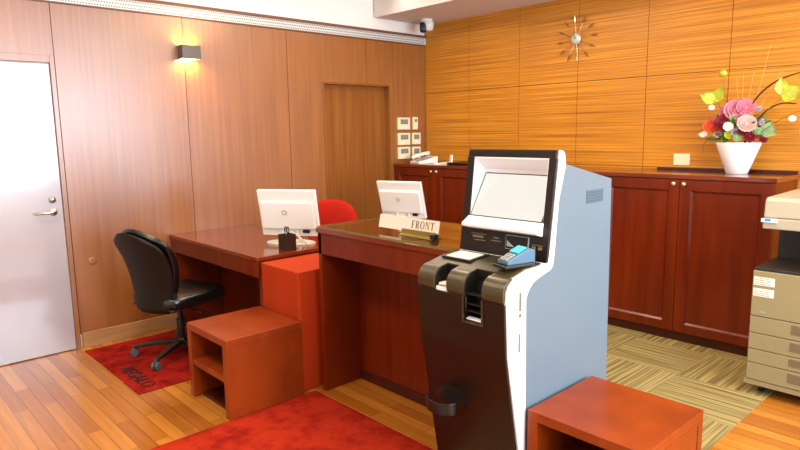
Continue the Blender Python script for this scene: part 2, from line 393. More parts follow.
# right wall and wall behind the camera, each with a window invented for light
def window(name, axis, at, a0, a1, z0, z1, n):
    bm = BM(); t = .05
    def B(p0, p1, q0, q1, d0, d1):
        if axis == 'x': bx(bm, at+d0, at+d1, p0, p1, q0, q1)
        else: bx(bm, p0, p1, at+d0, at+d1, q0, q1)
    B(a0, a1, z0, z0+t, -.03, .03); B(a0, a1, z1-t, z1, -.03, .03)
    for i in range(n+1):
        c = a0 + (a1-a0)*i/n; c = min(max(c, a0+t/2), a1-t/2); B(c-t/2, c+t/2, z0+t, z1-t, -.03, .03)
    w = struct(name, bm, 'metal'); bm = BM()
    B2 = (lambda: bx(bm, at-.004, at+.004, a0+t, a1-t, z0+t, z1-t)) if axis == 'x' else (lambda: bx(bm, a0+t, a1-t, at-.004, at+.004, z0+t, z1-t))
    B2(); struct('pane', bm, 'glass', w, world=False)
bm = BM(); bx(bm, 7.0, 7.15, -8.1, .15, 0, .70); bx(bm, 7.0, 7.15, -8.1, .15, 2.60, 3.0); bx(bm, 7.0, 7.15, -8.1, -4.6, .70, 2.60); bx(bm, 7.0, 7.15, -.4, .15, .70, 2.60)
struct('wall_right', bm, 'white'); window('added_window_1', 'x', 7.07, -4.6, -.4, .70, 2.60, 4)
bm = BM(); bx(bm, -.15, 7.1, -8.15, -8.0, 0, .4); bx(bm, -.15, 7.1, -8.15, -8.0, 2.8, 3.0); bx(bm, -.15, .4, -8.15, -8.0, .4, 2.8); bx(bm, 6.1, 7.1, -8.15, -8.0, .4, 2.8)
struct('wall_front', bm, 'white'); window('added_window_2', 'y', -8.07, .4, 6.1, .4, 2.8, 5)
# carpet tiles in front of the cabinets
struct('floor_carpet', bx(BM(), 1.93, 3.80, -2.22, 0, 0, .006), 'carpet')

# ------------------------------------------------------------ back cabinets
ZC = 1.222
def cabinet(x0, x1, label):
    yf = -.47
    t = thing('storage_cabinet', label, 'cabinet', (x0, yf, 0), 0, 'cherry cabinets along the back wall')
    bm = BM(); bx(bm, x0+.002, x1-.002, yf, -.004, .075, 1.19); obj('body', bm, 'cherry', t)
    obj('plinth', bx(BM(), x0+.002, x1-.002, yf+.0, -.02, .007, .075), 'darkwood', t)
    xm = (x0+x1)/2
    for s, (a, b) in ((-1, (x0+.004, xm-.002)), (1, (xm+.002, x1-.004))):
        bm = BM(); y0, y1 = yf-.022, yf-.001; z0, z1 = .078, 1.187; st = .075
        bx(bm, a, a+st, y0, y1, z0, z1); bx(bm, b-st, b, y0, y1, z0, z1); bx(bm, a+st, b-st, y0, y1, z0, z0+st-.01); bx(bm, a+st, b-st, y0, y1, z1-st, z1)
        # sunk panel with a sloping moulding round it
        a2, b2, z2, z3 = a+st, b-st, z0+st-.01, z1-st; mo = .014
        bx(bm, a2, b2, y0+.013, y1, z2, z3)
        for pr in (([(a2, z2), (b2, z2), (b2-mo, z2+mo), (a2+mo, z2+mo)]), ([(a2, z3), (b2, z3), (b2-mo, z3-mo), (a2+mo, z3-mo)]),
                   ([(a2, z2), (a2, z3), (a2+mo, z3-mo), (a2+mo, z2+mo)]), ([(b2, z2), (b2, z3), (b2-mo, z3-mo), (b2-mo, z2+mo)])):
            A = [bm.verts.new((p[0], y0+(.002 if i < 2 else .0135), p[1])) for i, p in enumerate(pr)]; bm.faces.new(A)
        d = obj('door', bm, 'cherry', t, bev=.0015)
        kx = xm + s*.036
        obj('knob', lathe(BM(), [(.006, 0), (.006, .012), (.014, .018), (.015, .025), (.009, .03)], (kx, y0, 1.158), 16, Matrix.Rotation(PI/2, 4, 'X')), 'brass', d, smooth=True)
    return t
cabinet(0.006, 1.2, 'leftmost cherry cabinet at the back wall, in the corner under the telephone')
cabinet(1.2, 2.4, 'middle cherry cabinet at the back wall, mostly hidden behind the kiosk')
cabinet(2.4, 3.6, 'right cherry double-door cabinet under the flower arrangement beside the copier')
tag(obj('cabinet_top', prism(BM(), [(0.004, -.003), (3.612, -.003), (3.612, -.500), (.004, -.500)], 1.192, ZC, 'z'), 'cherry_top', bev=.003), 'long glossy cherry worktop running over the back cabinets', 'worktop')

# things on the cabinets
t = thing('telephone', 'white desk telephone with raised handset on the back cabinets in the corner', 'telephone', (.26, -.30, ZC), math.radians(-18))
bm = BM(); prism(bm, [(-.11, 0), (.11, 0), (.11, .075), (-.11, .022)], -.105, .105, 'x'); obj('base', bm, 'whiteplastic', t, bev=.006, world=False)
sl = Matrix.Rotation(math.atan2(.053, .22), 4, 'X')
bm = BM(); bx(bm, -.02, .095, -.02, .06, .05, .058, sl); obj('display', bm, 'lcd', t, world=False)
for r in range(4):
    for c in range(3):
        bm = BM(); bx(bm, .0+c*.03, .022+c*.03, -.095+r*.018, -.083+r*.018, .050, .055, sl); obj('key', bm, 'greyplastic', t, world=False)
bm = BM(); tube(bm, [(-.075, -.10, .055), (-.075, -.06, .075), (-.075, .05, .10), (-.075, .10, .10)], [.022, .017, .017, .024], 12); obj('handset', bm, 'whiteplastic', t, smooth=True, world=False)
t = thing('document_tray', 'white slanted paper tray beside the telephone on the back cabinets', 'tray', (.52, -.29, ZC))
bm = BM(); prism(bm, [(-.10, 0), (.10, 0), (.10, .09), (.09, .09), (.08, .02), (-.10, .008)], -.03, .03, 'x', Matrix.Rotation(-.5, 4, 'Z')); obj('tray', bm, 'whiteplastic', t, bev=.002, world=False)
tag(obj('black_binder', bx(BM(), .64, 1.12, -.36, -.1, ZC, ZC+.022), 'blackplastic', bev=.005), 'flat black folder lying on the back cabinets left of the kiosk', 'folder')
tag(obj('wall_strip', bx(BM(), 2.62, 3.60, -.03, -.003, ZC, ZC+.022), 'darkwood', bev=.002), 'narrow dark strip along the wall behind the flower vase', 'strip')

# ------------------------------------------------------------ wall fittings
Yc, Zc = -.01, 2.32
M['clockface'] = mat('pale_silver_dial', '#cfd2c0', .3, metal=.3); M['clockwood'] = mat('clock_walnut', '#80501e', .5)
t = thing('wall_clock', 'sunburst wall clock with silver hub and leaf-tipped rays on the back wall', 'clock', (1.855, -.02, 2.322))
bm = BM(); RX = Matrix.Rotation(PI/2, 4, 'X')
lathe(bm, [(.03, -.018), (.045, 0), (.045, .012), (.038, .02)], (0, 0, 0), 32, RX); obj('hub', bm, 'clockface', t, smooth=True, world=False)
for k in range(12):
    a = 2*PI*k/12 + .10; d = Vector((math.cos(a), 0, math.sin(a))); n = Vector((-math.sin(a), 0, math.cos(a)))
    r_ = obj('ray', tube(BM(), [d*.04, d*.165], .0022, 6), 'metal', t, world=False)
    bm = BM(); pts = [d*.135, d*.16+n*.009, d*.185+n*.004, d*.2, d*.185-n*.004, d*.16-n*.009]
    A = [bm.verts.new(p+Vector((0, -.004, 0))) for p in pts]; B = [bm.verts.new(p+Vector((0, .004, 0))) for p in pts]
    bm.faces.new(A); bm.faces.new(B[::-1])
    for i in range(6): bm.faces.new((A[i], B[i], B[(i+1) % 6], A[(i+1) % 6]))
    obj('leaf_tip', bm, 'metal' if k in (3, 9) else 'clockwood', r_, world=False)
for nm, a, l in (('hour_hand', .55, .022), ('minute_hand', 2.0, .036)):
    obj(nm, tube(BM(), [(0, -.024, 0), (math.cos(a)*l, -.024, math.sin(a)*l)], .0018, 6), 'blackplastic', t, world=False)
# switch plate by the vase
t = thing('wall_switch', 'cream wall switch plate just above the cabinet top left of the vase', 'switch', (2.80, 0, 1.305))
obj('plate', bx(BM(), -.062, .062, -.008, 0, -.045, .045), 'creamplastic', t, bev=.003, world=False)
for dx in (-.022, .022): obj('rocker', bx(BM(), dx-.018, dx+.018, -.011, -.006, -.025, .025), 'creamplastic', t, bev=.002, world=False)
# thermostat controllers on the left wall by the corner
def wallbox(name, label, cat, y0, y1, z0, z1, depth, group, scr=(.18, .82, .45, .85), keys=0, m='creamplastic'):
    t = thing(name, label, cat, (0, (y0+y1)/2, (z0+z1)/2), 0, group); w = y1-y0; h = z1-z0
    obj('case', bx(BM(), 0, depth, -w/2, w/2, -h/2, h/2), m, t, bev=.004, world=False)
    obj('display', bx(BM(), depth-.001, depth+.0015, -w/2+w*scr[0], -w/2+w*scr[1], -h/2+h*scr[2], -h/2+h*scr[3]), 'lcd', t, world=False)
    for k in range(keys): obj('button', bx(BM(), depth-.001, depth+.003, -w/2+w*(.25+.2*k), -w/2+w*(.37+.2*k), -h/2+h*.14, -h/2+h*.26), 'whiteplastic', t, world=False)
for i, (z1, lb) in enumerate(((1.702, 'top'), (1.540, 'middle'), (1.393, 'bottom'))):
    wallbox('wall_controller', 'wide cream wall controller with grey display, %s of the column of three' % lb, 'controller', -.434, -.262, z1-.127, z1, .02, 'wide cream controllers on the left wall', keys=3)
wallbox('remote_control', 'slim cream remote control in its holder, above the two small controllers', 'remote control', -.212, -.145, 1.575, 1.708, .022, None, scr=(.25, .75, .6, .85), keys=2)
wallbox('small_wall_controller', 'small square cream wall controller below the slim remote control', 'controller', -.225, -.10, 1.415, 1.540, .016, None, keys=2)
wallbox('small_wall_controller', 'small square cream wall controller right above the telephone', 'controller', -.225, -.10, 1.262, 1.390, .016, None, keys=2)
# wall lamp
t = thing('wall_lamp', 'small square grey box sconce glowing up and down on the left wall', 'wall lamp', (0, -2.70, 2.195))
bm = BM(); w, h, dp = .076, .052, .10
bx(bm, .012, dp, -w, -w+.004, -h, h); bx(bm, .012, dp, w-.004, w, -h, h); bx(bm, dp-.004, dp, -w+.004, w-.004, -h, h)
obj('shade', bm, mat('grey_sconce_metal', '#5a544f', .4, metal=.4), t, world=False)
obj('back_plate', bx(BM(), 0.001, .012, -w, w, -h, h), 'greyplastic', t, world=False)
obj('lamp', bx(BM(), .03, .09, -.06, .06, -.02, .02), mat('warm_lamp_glow', '#ffd9a0', .5, emis='#ffb050', estr=14), t, bev=.006, world=False)
for s in (1, -1):
    l = bpy.data.lights.new('wall_lamp_light', 'AREA'); l.shape = 'RECTANGLE'; l.size = .06; l.size_y = .12; l.energy = 5; l.color = (1, .62, .25)
    lo = bpy.data.objects.new('wall_lamp_light', l); C.objects.link(lo); lo.parent = t; lo.location = (.055, 0, s*.035)
    lo.rotation_euler = (PI if s > 0 else 0, 0, 0)
# security camera under the beam
t = thing('security_camera', 'white ceiling-mounted security camera with black lens under the beam in the corner', 'camera', (.26, -.24, 2.683))
obj('mount', lathe(BM(), [(.062, 0), (.060, -.02), (.05, -.028)], (0, 0, 0), 24), 'whiteplastic', t, smooth=True, world=False)
bm = BM(); lathe(bm, [(.030, -.115), (.044, -.105), (.052, -.06), (.054, -.028)], (.012, .016, 0), 24); obj('housing', bm, 'whiteplastic', t, smooth=True, world=False)
bm = BM(); supers(bm, (-.022, -.030, -.082), .036, .036, .050, .55, Matrix.Rotation(math.radians(47), 4, 'Z')); obj('lens', bm, 'blackplastic', t, smooth=True, world=False)
# ceiling lamp panels added out of view to account for the warm light
for i, (x, y, lb) in enumerate([(1.6, -1.9, 'above the staff desks'), (3.9, -1.9, 'above the carpet tiles'), (1.6, -4.6, 'nearest the pale door'), (3.9, -4.6, 'nearly overhead'), (5.8, -3.0, 'nearest the added right window')]):
    t = thing('added_ceiling_lamp', 'added unseen square warm ceiling lamp panel ' + lb, 'ceiling lamp', (x, y, 3.0), 0, 'added ceiling lamp panels')
    bm = BM(); a = .33
    for q in ((-a, a, -a, -a+.025), (-a, a, a-.025, a), (-a, -a+.025, -a+.025, a-.025), (a-.025, a, -a+.025, a-.025)): bx(bm, q[0], q[1], q[2], q[3], -.03, 0)
    obj('frame', bm, 'whiteplastic', t, world=False)
    obj('diffuser', bx(BM(), -.3, .3, -.3, .3, -.02, -.005), mat('added_lamp_diffuser', '#fff2dd', .6, emis='#ffe2b4', estr=3), t, world=False)

# ------------------------------------------------------------ left desk
t = thing('reception_desk', 'low cherry reception desk against the left wall under the left monitor', 'desk', (.01, -2.94, 0))
X0, X1, Y0, Y1, ZT = .008, 1.375, -2.945, -2.21, .768
obj('desktop', bx(BM(), X0, X1, Y0, Y1, ZT-.028, ZT), 'cherry_top', t, bev=.003)
obj('apron', bx(BM(), X0+.004, X1-.004, Y0+.006, Y0+.03, ZT-.135, ZT-.029), 'cherry', t, bev=.001)
for a, b in ((X0+.004, X0+.034), (X1-.034, X1-.004)): obj('side_panel', bx(BM(), a, b, Y0+.031, Y1-.005, .0, ZT-.029), 'cherry', t)
obj('modesty_panel', bx(BM(), X0+.035, X1-.035, Y1-.32, Y1-.295, 0.03, ZT-.029), 'cherry', t)
# monitor on a desk, seen from behind
def monitor(name, label, loc, rz, tilt=13, neck=.10):
    """local frame: back of the screen looks to -y, leaning back; the stand foot rests at z=0"""
    t = thing(name, label, 'monitor', loc, rz, 'white desktop monitors')
    L = Matrix.Translation((0, 0, neck)) @ Matrix.Rotation(math.radians(tilt), 4, 'X')
    w, h = .222, .345
    bm = BM(); bx(bm, -w, w, -.012, .018, 0, h, L); obj('casing', bm, 'whiteplastic', t, bev=.006, world=False)
    bm = BM(); bx(bm, -w+.016, w-.016, .0175, .0195, .03, h-.016, L); obj('screen', bm, 'blackplastic', t, world=False)
    bm = BM(); prism(bm, [(-.011, .055), (-.011, h-.075), (-.034, h-.085), (-.04, .065)], -w+.02, w-.02, 'x', L); obj('back_housing', bm, 'whiteplastic', t, bev=.006, world=False)
    bm = BM(); tube(bm, [L @ Vector((.017*math.cos(a)-.015, -.041, .19+.017*math.sin(a))) for a in [2*PI*i/20 for i in range(21)]], .0022, 6); obj('emblem', bm, 'greyplastic', t, world=False)
    bm = BM(); bx(bm, .10, .15, -.03, -.012, .03, .05, L); obj('plug', bm, 'blackplastic', t, bev=.002, world=False)
    bm = BM()
    for s in (-1, 1): tube(bm, [L @ Vector((s*.05, -.02, .11)), Vector((s*.06, -.02, .06)), Vector((s*.085, -.03, .008))], .009, 8)
    obj('stand', bm, 'whiteplastic', t, smooth=True, world=False)
    bm = BM(); N = 32; pts = [(.185*math.cos(2*PI*i/N), -.02+.10*math.sin(2*PI*i/N)) for i in range(N)]; prism(bm, pts, 0, .012, 'z'); obj('foot', bm, 'whiteplastic', t, bev=.003, world=False)
    return t
mon = monitor('desktop_monitor', 'white desktop monitor seen from behind on the left reception desk', (1.075, -2.48, ZT), math.radians(33), neck=.055)
_l = [Matrix.Rotation(-math.radians(33), 4, 'Z') @ (Vector(q) - Vector((1.075, -2.48, ZT))) for q in [(1.13, -2.52, .86), (1.20, -2.50, .83), (1.25, -2.47, .776), (1.16, -2.42, .774), (1.05, -2.36, .774)]]
obj('cable', tube(BM(), _l, .004, 8), 'whiteplastic', mon, smooth=True, world=False)
# pen cup
t = thing('pen_cup', 'dark brown mesh pen cup with scissors in front of the left monitor', 'pen cup', (1.285, -2.655, ZT))
bm = BM(); c_ = .043
for q in ((-c_, c_, -c_, -c_+.003), (-c_, c_, c_-.003, c_), (-c_, -c_+.003, -c_+.003, c_-.003), (c_-.003, c_, -c_+.003, c_-.003)): bx(bm, q[0], q[1], q[2], q[3], 0.003, .108)
bx(bm, -c_, c_, -c_, c_, 0, .003); obj('cup', bm, 'meshcup', t, world=False)
tt = thing('scissors', 'scissors with looped handles standing in the dark pen cup', 'scissors', (1.285, -2.655, ZT+.003))
bm = BM()
for s in (-1, 1):
    tube(bm, [Vector((s*.014+.013*math.cos(a), 0, .135+.02*math.sin(a))) for a in [2*PI*i/16 for i in range(17)]], .0035, 6)
obj('handle', bm, 'blackplastic', tt, smooth=True, world=False)
bm = BM(); tube(bm, [(-.010, 0, .118), (.004, 0, .004)], .003, 6); tube(bm, [(.010, .007, .118), (-.004, .007, .004)], .003, 6); obj('blade', bm, 'chrome', tt, world=False)

# ------------------------------------------------------------ cloth-draped stand between desk and counter
def draped(x0, x1, y0, y1, zt):
    bm = BM(); N = 40; levels = 14; per = []
    r = .012
    def edge(n):
        out = []
        for (cx, cy, a0) in ((x1-r, y0+r, -PI/2), (x1-r, y1-r, 0), (x0+r, y1-r, PI/2), (x0+r, y0+r, PI)):
            for k in range(4): a = a0 + PI/2*k/3; out.append((cx+r*math.cos(a), cy+r*math.sin(a), math.cos(a), math.sin(a)))
        res = []
        for i in range(len(out)):
            a = out[i]; b = out[(i+1) % len(out)]; dd = math.hypot(a[0]-b[0], a[1]-b[1]); m_ = max(1, int(dd/.025))
            for k in range(m_):
                f = k/m_; res.append(tuple(a[j]*(1-f)+b[j]*f for j in range(4)))
        return res
    E = edge(N); rings = []
    top = [bm.verts.new((e[0]-e[2]*.006, e[1]-e[3]*.006, zt)) for e in E]; rings.append(top)
    for l in range(levels+1):
        f = l/levels; ring = []
        s = 0
        for i, e in enumerate(E):
            s += .025; wv = math.sin(i*.55)*.5+math.sin(i*.23+1.3)*.5
            amp = .002 + .010*f
            dz = 0.003*math.sin(i*.4)
            ring.append(bm.verts.new((e[0]+e[2]*(amp*wv+.006*f), e[1]+e[3]*(amp*wv+.006*f), max(.004, (zt-.006)*(1-f)+dz*f+.004))))
        rings.append(ring)
    for a, b in zip(rings, rings[1:]):
        n = len(a)
        for i in range(n): bm.faces.new((a[i], b[i], b[(i+1) % n], a[(i+1) % n]))
    bm.faces.new(top)
    return bm
tag(obj('draped_stand', draped(1.397, 1.822, -2.932, -2.30, .738), 'clothred', smooth=False), 'small stand covered by an orange-red cloth to the floor, between desk and counter', 'covered stand')

# ------------------------------------------------------------ front counter
t = thing('front_counter', 'tall cherry front counter with glass top left of the kiosk', 'counter', (2.44, -2.84, 0))
X0, X1, Y0, Y1, ZT = 1.88, 2.975, -2.835, -2.20, 1.004
obj('countertop', bx(BM(), X0, X1, Y0, Y1, ZT-.03, ZT), 'cherry_top', t, bev=.003)
obj('apron', bx(BM(), X0+.006, X1-.006, Y0+.012, Y0+.035, ZT-.155, ZT-.031), 'cherry', t, bev=.001)
for a, b in ((X0+.006, X0+.036), (X1-.036, X1-.006)): obj('side_panel', bx(BM(), a, b, Y0+.012, Y1-.01, 0, ZT-.031), 'cherry', t, bev=.001)
obj('front_panel', bx(BM(), X0+.036, X1-.036, -2.54, -2.515, .06, ZT-.031), 'cherry', t)
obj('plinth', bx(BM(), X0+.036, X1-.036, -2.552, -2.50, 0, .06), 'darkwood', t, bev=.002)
bm = BM(); bx(bm, X0+.01, X1-.01, Y0+.01, Y1-.01, ZT+.0005, ZT+.0085)
gl = obj('glass_top', bm, 'topglass', t); gl['label'] = 'clear glass sheet'
bm = BM()
bx(bm, X0+.009, X1-.009, Y0+.0085, Y0+.0099, ZT+.0005, ZT+.0085); bx(bm, X0+.0085, X0+.0099, Y0+.01, Y1-.01, ZT+.0005, ZT+.0085)
obj('glass_edge', bm, 'glassedge', gl)
# FRONT sign
t = thing('counter_sign', 'long translucent FRONT sign standing on the glass-topped counter', 'sign', (2.515, -2.70, ZT+.0085))
zb = ZT+.0085
lean = Matrix.Translation((2.515, -2.70, zb)) @ Matrix.Rotation(math.radians(-12), 4, 'X')
bm = BM(); bx(bm, -.225, .225, -.003, .003, .022, .094, lean); pl = obj('plate', bm, 'acrylic', t, bev=.001)
bm = BM(); prism(bm, [(-.03, 0), (.045, 0), (.045, .006), (.012, .010), (.004, .034), (-.006, .034), (-.012, .010), (-.03, .006)], -.03, .21, 'x', Matrix.Translation((2.515, -2.70, zb))); obj('holder', bm, 'olivebrass', t, bev=.001)
bm = BM(); bx(bm, 2.710, 2.740, -2.728, -2.69, zb, zb+.03); obj('clip', bm, 'blackplastic', t, bev=.003)
cu_m = lean @ Matrix.Translation((.125, -.0036, .066)) @ Matrix.Rotation(PI/2, 4, 'X')
M['ink'] = mat('dark_ink', '#2c1a10', .6)
def serif(word, h, gap, m, parent, mtx):
    """roman capitals with thick and thin strokes and bracket serifs"""
    bm = BM(); T, t_, w, s_ = .15, .05, .62, .045
    def q(pts, x):
        prism(bm, [(x+p[0], p[1]) for p in pts], -.01, .01, 'z')
    def rect(x, a, b, c, d): q([(a, c), (b, c), (b, d), (a, d)], x)
    def ring(x, cx, cy, rx, ry, tx, ty, a0, a1, n=20):
        A = [a0+(a1-a0)*i/n for i in range(n+1)]
        for u, v in zip(A, A[1:]):
            q([(cx+rx*math.cos(u), cy+ry*math.sin(u)), (cx+rx*math.cos(v), cy+ry*math.sin(v)), (cx+(rx-tx)*math.cos(v), cy+(ry-ty)*math.sin(v)), (cx+(rx-tx)*math.cos(u), cy+(ry-ty)*math.sin(u))], x)
    x = 0; adv = {'F': .62, 'R': .72, 'O': .78, 'N': .76, 'T': .66}
    for ch in word:
        if ch in 'FR': rect(x, .08, .08+T, 0, 1); rect(x, 0, .08+T+.08, 0, s_); rect(x, 0, .1, 1-s_, 1)
        if ch == 'F': rect(x, .1, .56, 1-t_, 1); rect(x, .52, .56, .78, 1); rect(x, .2, .42, .50, .50+t_); rect(x, .39, .43, .42, .64)
        if ch == 'R':
            rect(x, .1, .34, 1-t_, 1); rect(x, .2, .34, .48, .48+t_); ring(x, .32, .74, .26, .26, .13, t_, -PI/2, PI/2, 12)
            q([(.30, .50), (.44, .50), (.66, 0), (.50, 0)], x); rect(x, .48, .72, 0, s_)
        if ch == 'O': ring(x, .37, .5, .37, .52, .14, .05, 0, 2*PI, 32)
        if ch == 'N':
            rect(x, .08, .08+t_, 0, 1); rect(x, .58, .58+t_, 0, 1); q([(.06, 1), (.22, 1), (.63, 0), (.58, 0)], x); rect(x, 0, .2, 0, s_); rect(x, 0, .2, 1-s_, 1); rect(x, .5, .7, 1-s_, 1)
        if ch == 'T': rect(x, .24, .24+T, 0, 1); rect(x, 0, .63, 1-t_, 1); rect(x, 0, .04, .78, 1); rect(x, .59, .63, .78, 1); rect(x, .16, .47, 0, s_)
        x += adv[ch]+gap
    W_ = x-gap
    mm = mtx @ Matrix.Diagonal((h, h, h*.9, 1)) @ Matrix.Translation((-W_/2, -.5, 0))
    for v in bm.verts: v.co = mm @ v.co
    return obj('lettering', bm, m, parent)
txt = serif('FRONT', .040, .14, 'ink', t, lean @ Matrix.Translation((.112, -.0034, .062)) @ Matrix.Rotation(PI/2, 4, 'X'))
txt['label'] = 'dark FRONT lettering'

# ------------------------------------------------------------ staff side: red chair, second monitor and its desk
t = thing('staff_desk', 'low staff desk behind the front counter carrying the right monitor', 'desk', (1.4, -1.05, 0))
obj('desktop', bx(BM(), .55, 1.95, -1.35, -.80, .70, .73), 'cherry_top', t, bev=.002)
for a in (.56, 1.91): obj('side_panel', bx(BM(), a, a+.03, -1.34, -.81, 0.007 if a > 1.9 else 0, .70), 'cherry', t)
monitor('desktop_monitor', 'white desktop monitor seen from behind above the glass-topped counter', (.835, -1.13, .73), math.radians(18), neck=.062, tilt=18)
def swivel_base(t, r, m, cast='castergrey', a0=0, ch=.055, h=.38):
    bm = BM(); lathe(bm, [(.045, .07), (.04, .10), (.028, .12), (.028, .26), (.018, .262), (.018, h)], (0, 0, 0), 20); obj('gas_column', bm, 'blackplastic', t, smooth=False, world=False)
    for k in range(5):
        a = a0 + 2*PI*k/5; d = Vector((math.cos(a), math.sin(a), 0)); n = Vector((-d.y, d.x, 0))
        bm = BM(); rings = []
        for f, wd, hz, th in ((.03, .026, .105, .03), (r*.55, .022, .095, .024), (r, .017, .078, .016)):
            p = d*f; rings.append([bm.verts.new(p+n*sx*wd+Vector((0, 0, hz+sz*th/2-.01))) for sx, sz in ((-1, -1), (1, -1), (1, 1), (-1, 1))])
        for A, B in zip(rings, rings[1:]):
            for i in range(4): bm.faces.new((A[i], A[(i+1) % 4], B[(i+1) % 4], B[i]))
        bm.faces.new(rings[0]); bm.faces.new(rings[-1][::-1])
        lg = obj('leg', bm, m, t, bev=.004, world=False)
        bm = BM(); p = d*r
        for s in (-1, 1): lathe(bm, [(.012, 0), (.0275, .002), (.0275, .018), (.012, .02)], p+n*(s*.014-.010)+Vector((0, 0, .0275)), 18, Matrix(((n.x, 0, 0, 0), (n.y, 0, 0, 0), (0, 0, 1, 0), (0, 0, 0, 1))) if False else (Matrix.Rotation(math.atan2(n.y, n.x), 4, 'Z') @ Matrix.Rotation(PI/2, 4, 'Y')))
        tube(bm, [p+Vector((0, 0, .03)), p+Vector((0, 0, .074))], .010, 10)
        obj('caster', bm, cast, lg, smooth=False, world=False)
t = thing('staff_chair', 'red upholstered office chair behind the counter between the two monitors', 'chair', (.55, -1.64, 0), math.radians(35))
swivel_base(t, .27, 'blackplastic', a0=.3, h=.42)
bm = BM(); supers(bm, (0, .0, .455), .23, .22, .04, .45); obj('seat', bm, 'redfabric', t, smooth=True, world=False)
bm = BM(); supers(bm, (0, 0, 0), .225, .045, .215, .8, Matrix.Identity(4)); bmesh.ops.translate(bm, verts=bm.verts[:], vec=(0, -.22, .785))
obj('backrest', bm, 'redfabric', t, smooth=True, world=False)
bm = BM(); tube(bm, [(0, -.08, .40), (0, -.25, .41), (0, -.29, .50), (0, -.27, .66)], .014, 8); obj('back_bar', bm, 'blackplastic', t, smooth=True, world=False)

# ------------------------------------------------------------ black leather chair on its red mat
rug = thing('door_mat', 'small red pile mat with REGALO lettering under the black chair', 'mat', (.64, -3.3, 0))
def pile(bm, x0, x1, y0, y1, h):
    nx = int((x1-x0)/.03); ny = int((y1-y0)/.03); rnd = random.Random(3); V = []
    for i in range(nx+1):
        row = []
        for j in range(ny+1):
            e = min(i, nx-i, j, ny-j); z = h*(.55 if e == 0 else 1) + (rnd.uniform(-.0012, .0012) if e else 0)
            jx = rnd.uniform(-.003, .003)
            row.append(bm.verts.new((x0+(x1-x0)*i/nx+(jx if j in (0, ny) else 0)*0, y0+(y1-y0)*j/ny, z)))
        V.append(row)
    for i in range(nx):
        for j in range(ny): bm.faces.new((V[i][j], V[i+1][j], V[i+1][j+1], V[i][j+1]))
    bo = {}
    border = [(i, 0) for i in range(nx+1)] + [(nx, j) for j in range(1, ny+1)] + [(i, ny) for i in range(nx-1, -1, -1)] + [(0, j) for j in range(ny-1, 0, -1)]
    low = [bm.verts.new((V[i][j].co.x, V[i][j].co.y, 0.0005)) for i, j in border]; n = len(border)
    for k in range(n):
        a = V[border[k][0]][border[k][1]]; b = V[border[(k+1) % n][0]][border[(k+1) % n][1]]
        bm.faces.new((a, b, low[(k+1) % n], low[k]))
    return bm
obj('pile', pile(BM(), .10, 1.16, -3.665, -2.62, .010), 'rug2', rug)
txt = text_mesh('lettering', 'REGALO', .128, 'black', rug, Matrix.Translation((.885, -3.578, .0125)) @ Matrix.Diagonal((.90, .95, 1, 1)), extrude=.0012)
txt['label'] = 'black REGALO lettering'
rr = tag(obj('entrance_rug', pile(BM(), 1.875, 2.985, -5.2, -2.872, .012), 'rug'), 'large bright red pile rug in the foreground below the counter', 'rug')

CH = math.radians(14)
t = thing('office_chair', 'black leather office chair on the small red mat at the left desk', 'chair', (.68, -3.18, .0125), CH)
swivel_base(t, .325, 'blackplastic', a0=math.radians(270-36)-CH, h=.36)
bm = BM(); bx(bm, -.09, .09, -.12, .12, .355, .385); tube(bm, [(.05, 0, .35), (.20, .0, .345)], .006, 8); bx(bm, .20, .25, -.012, .012, .337, .349); obj('tilt_mechanism', bm, 'blackplastic', t, world=False)
bm = BM(); supers(bm, (0, .01, .435), .245, .255, .048, .42); obj('seat', bm, 'leather', t, smooth=True, world=False)
bm = BM(); bx(bm, -.22, .22, -.22, .24, .383, .40); obj('seat_pan', bm, 'blackplastic', t, bev=.01, world=False)
def shell(bm, off, thick, wsc, z0, z1, N=16, K=18):
    """curved back shell, wrapping a little round the sitter, narrower at the bottom"""
    F = []; Bk = []
    for j in range(K+1):
        f = j/K; z = z0+(z1-z0)*f
        hw = wsc*(.175 + .075*math.sin(min(1, f*1.25)*PI/2)) * (1 if f < .82 else math.sqrt(max(0, 1-((f-.82)/.18)**2*.55)))
        yb = -.235 - .055*math.sin(f*PI*.9)*0 - .12*f**1.6 + .03*math.sin(f*PI)
        rowF = []; rowB = []
        for i in range(N+1):
            u = -1+2*i/N; edge = max(abs(u)**6, (abs(2*f-1))**10)
            yy = yb + .055*u*u + off
            th = thick*(1-.75*edge)
            zz = z - (.05*u*u*max(0, f-.6)/.4)
            rowF.append(bm.verts.new((u*hw, yy+th/2, zz))); rowB.append(bm.verts.new((u*hw, yy-th/2, zz)))
        F.append(rowF); Bk.append(rowB)
    for j in range(K):
        for i in range(N):
            bm.faces.new((F[j][i], F[j][i+1], F[j+1][i+1], F[j+1][i])); bm.faces.new((Bk[j][i], Bk[j+1][i], Bk[j+1][i+1], Bk[j][i+1]))
        bm.faces.new((F[j][0], F[j+1][0], Bk[j+1][0], Bk[j][0])); bm.faces.new((F[j][N], Bk[j][N], Bk[j+1][N], F[j+1][N]))
    for i in range(N):
        bm.faces.new((F[0][i], Bk[0][i], Bk[0][i+1], F[0][i+1])); bm.faces.new((F[K][i], F[K][i+1], Bk[K][i+1], Bk[K][i]))
    return bm
obj('back_shell', shell(BM(), -.03, .03, 1.0, .37, .925), 'shellhide', t, smooth=True, world=False)
obj('back_cushion', shell(BM(), .022, .065, .97, .45, .945), 'leather', t, smooth=True, world=False)
bm = BM(); bx(bm, -.04, .04, -.26, -.05, .375, .39); obj('back_bracket', bm, 'blackplastic', t, bev=.003, world=False)

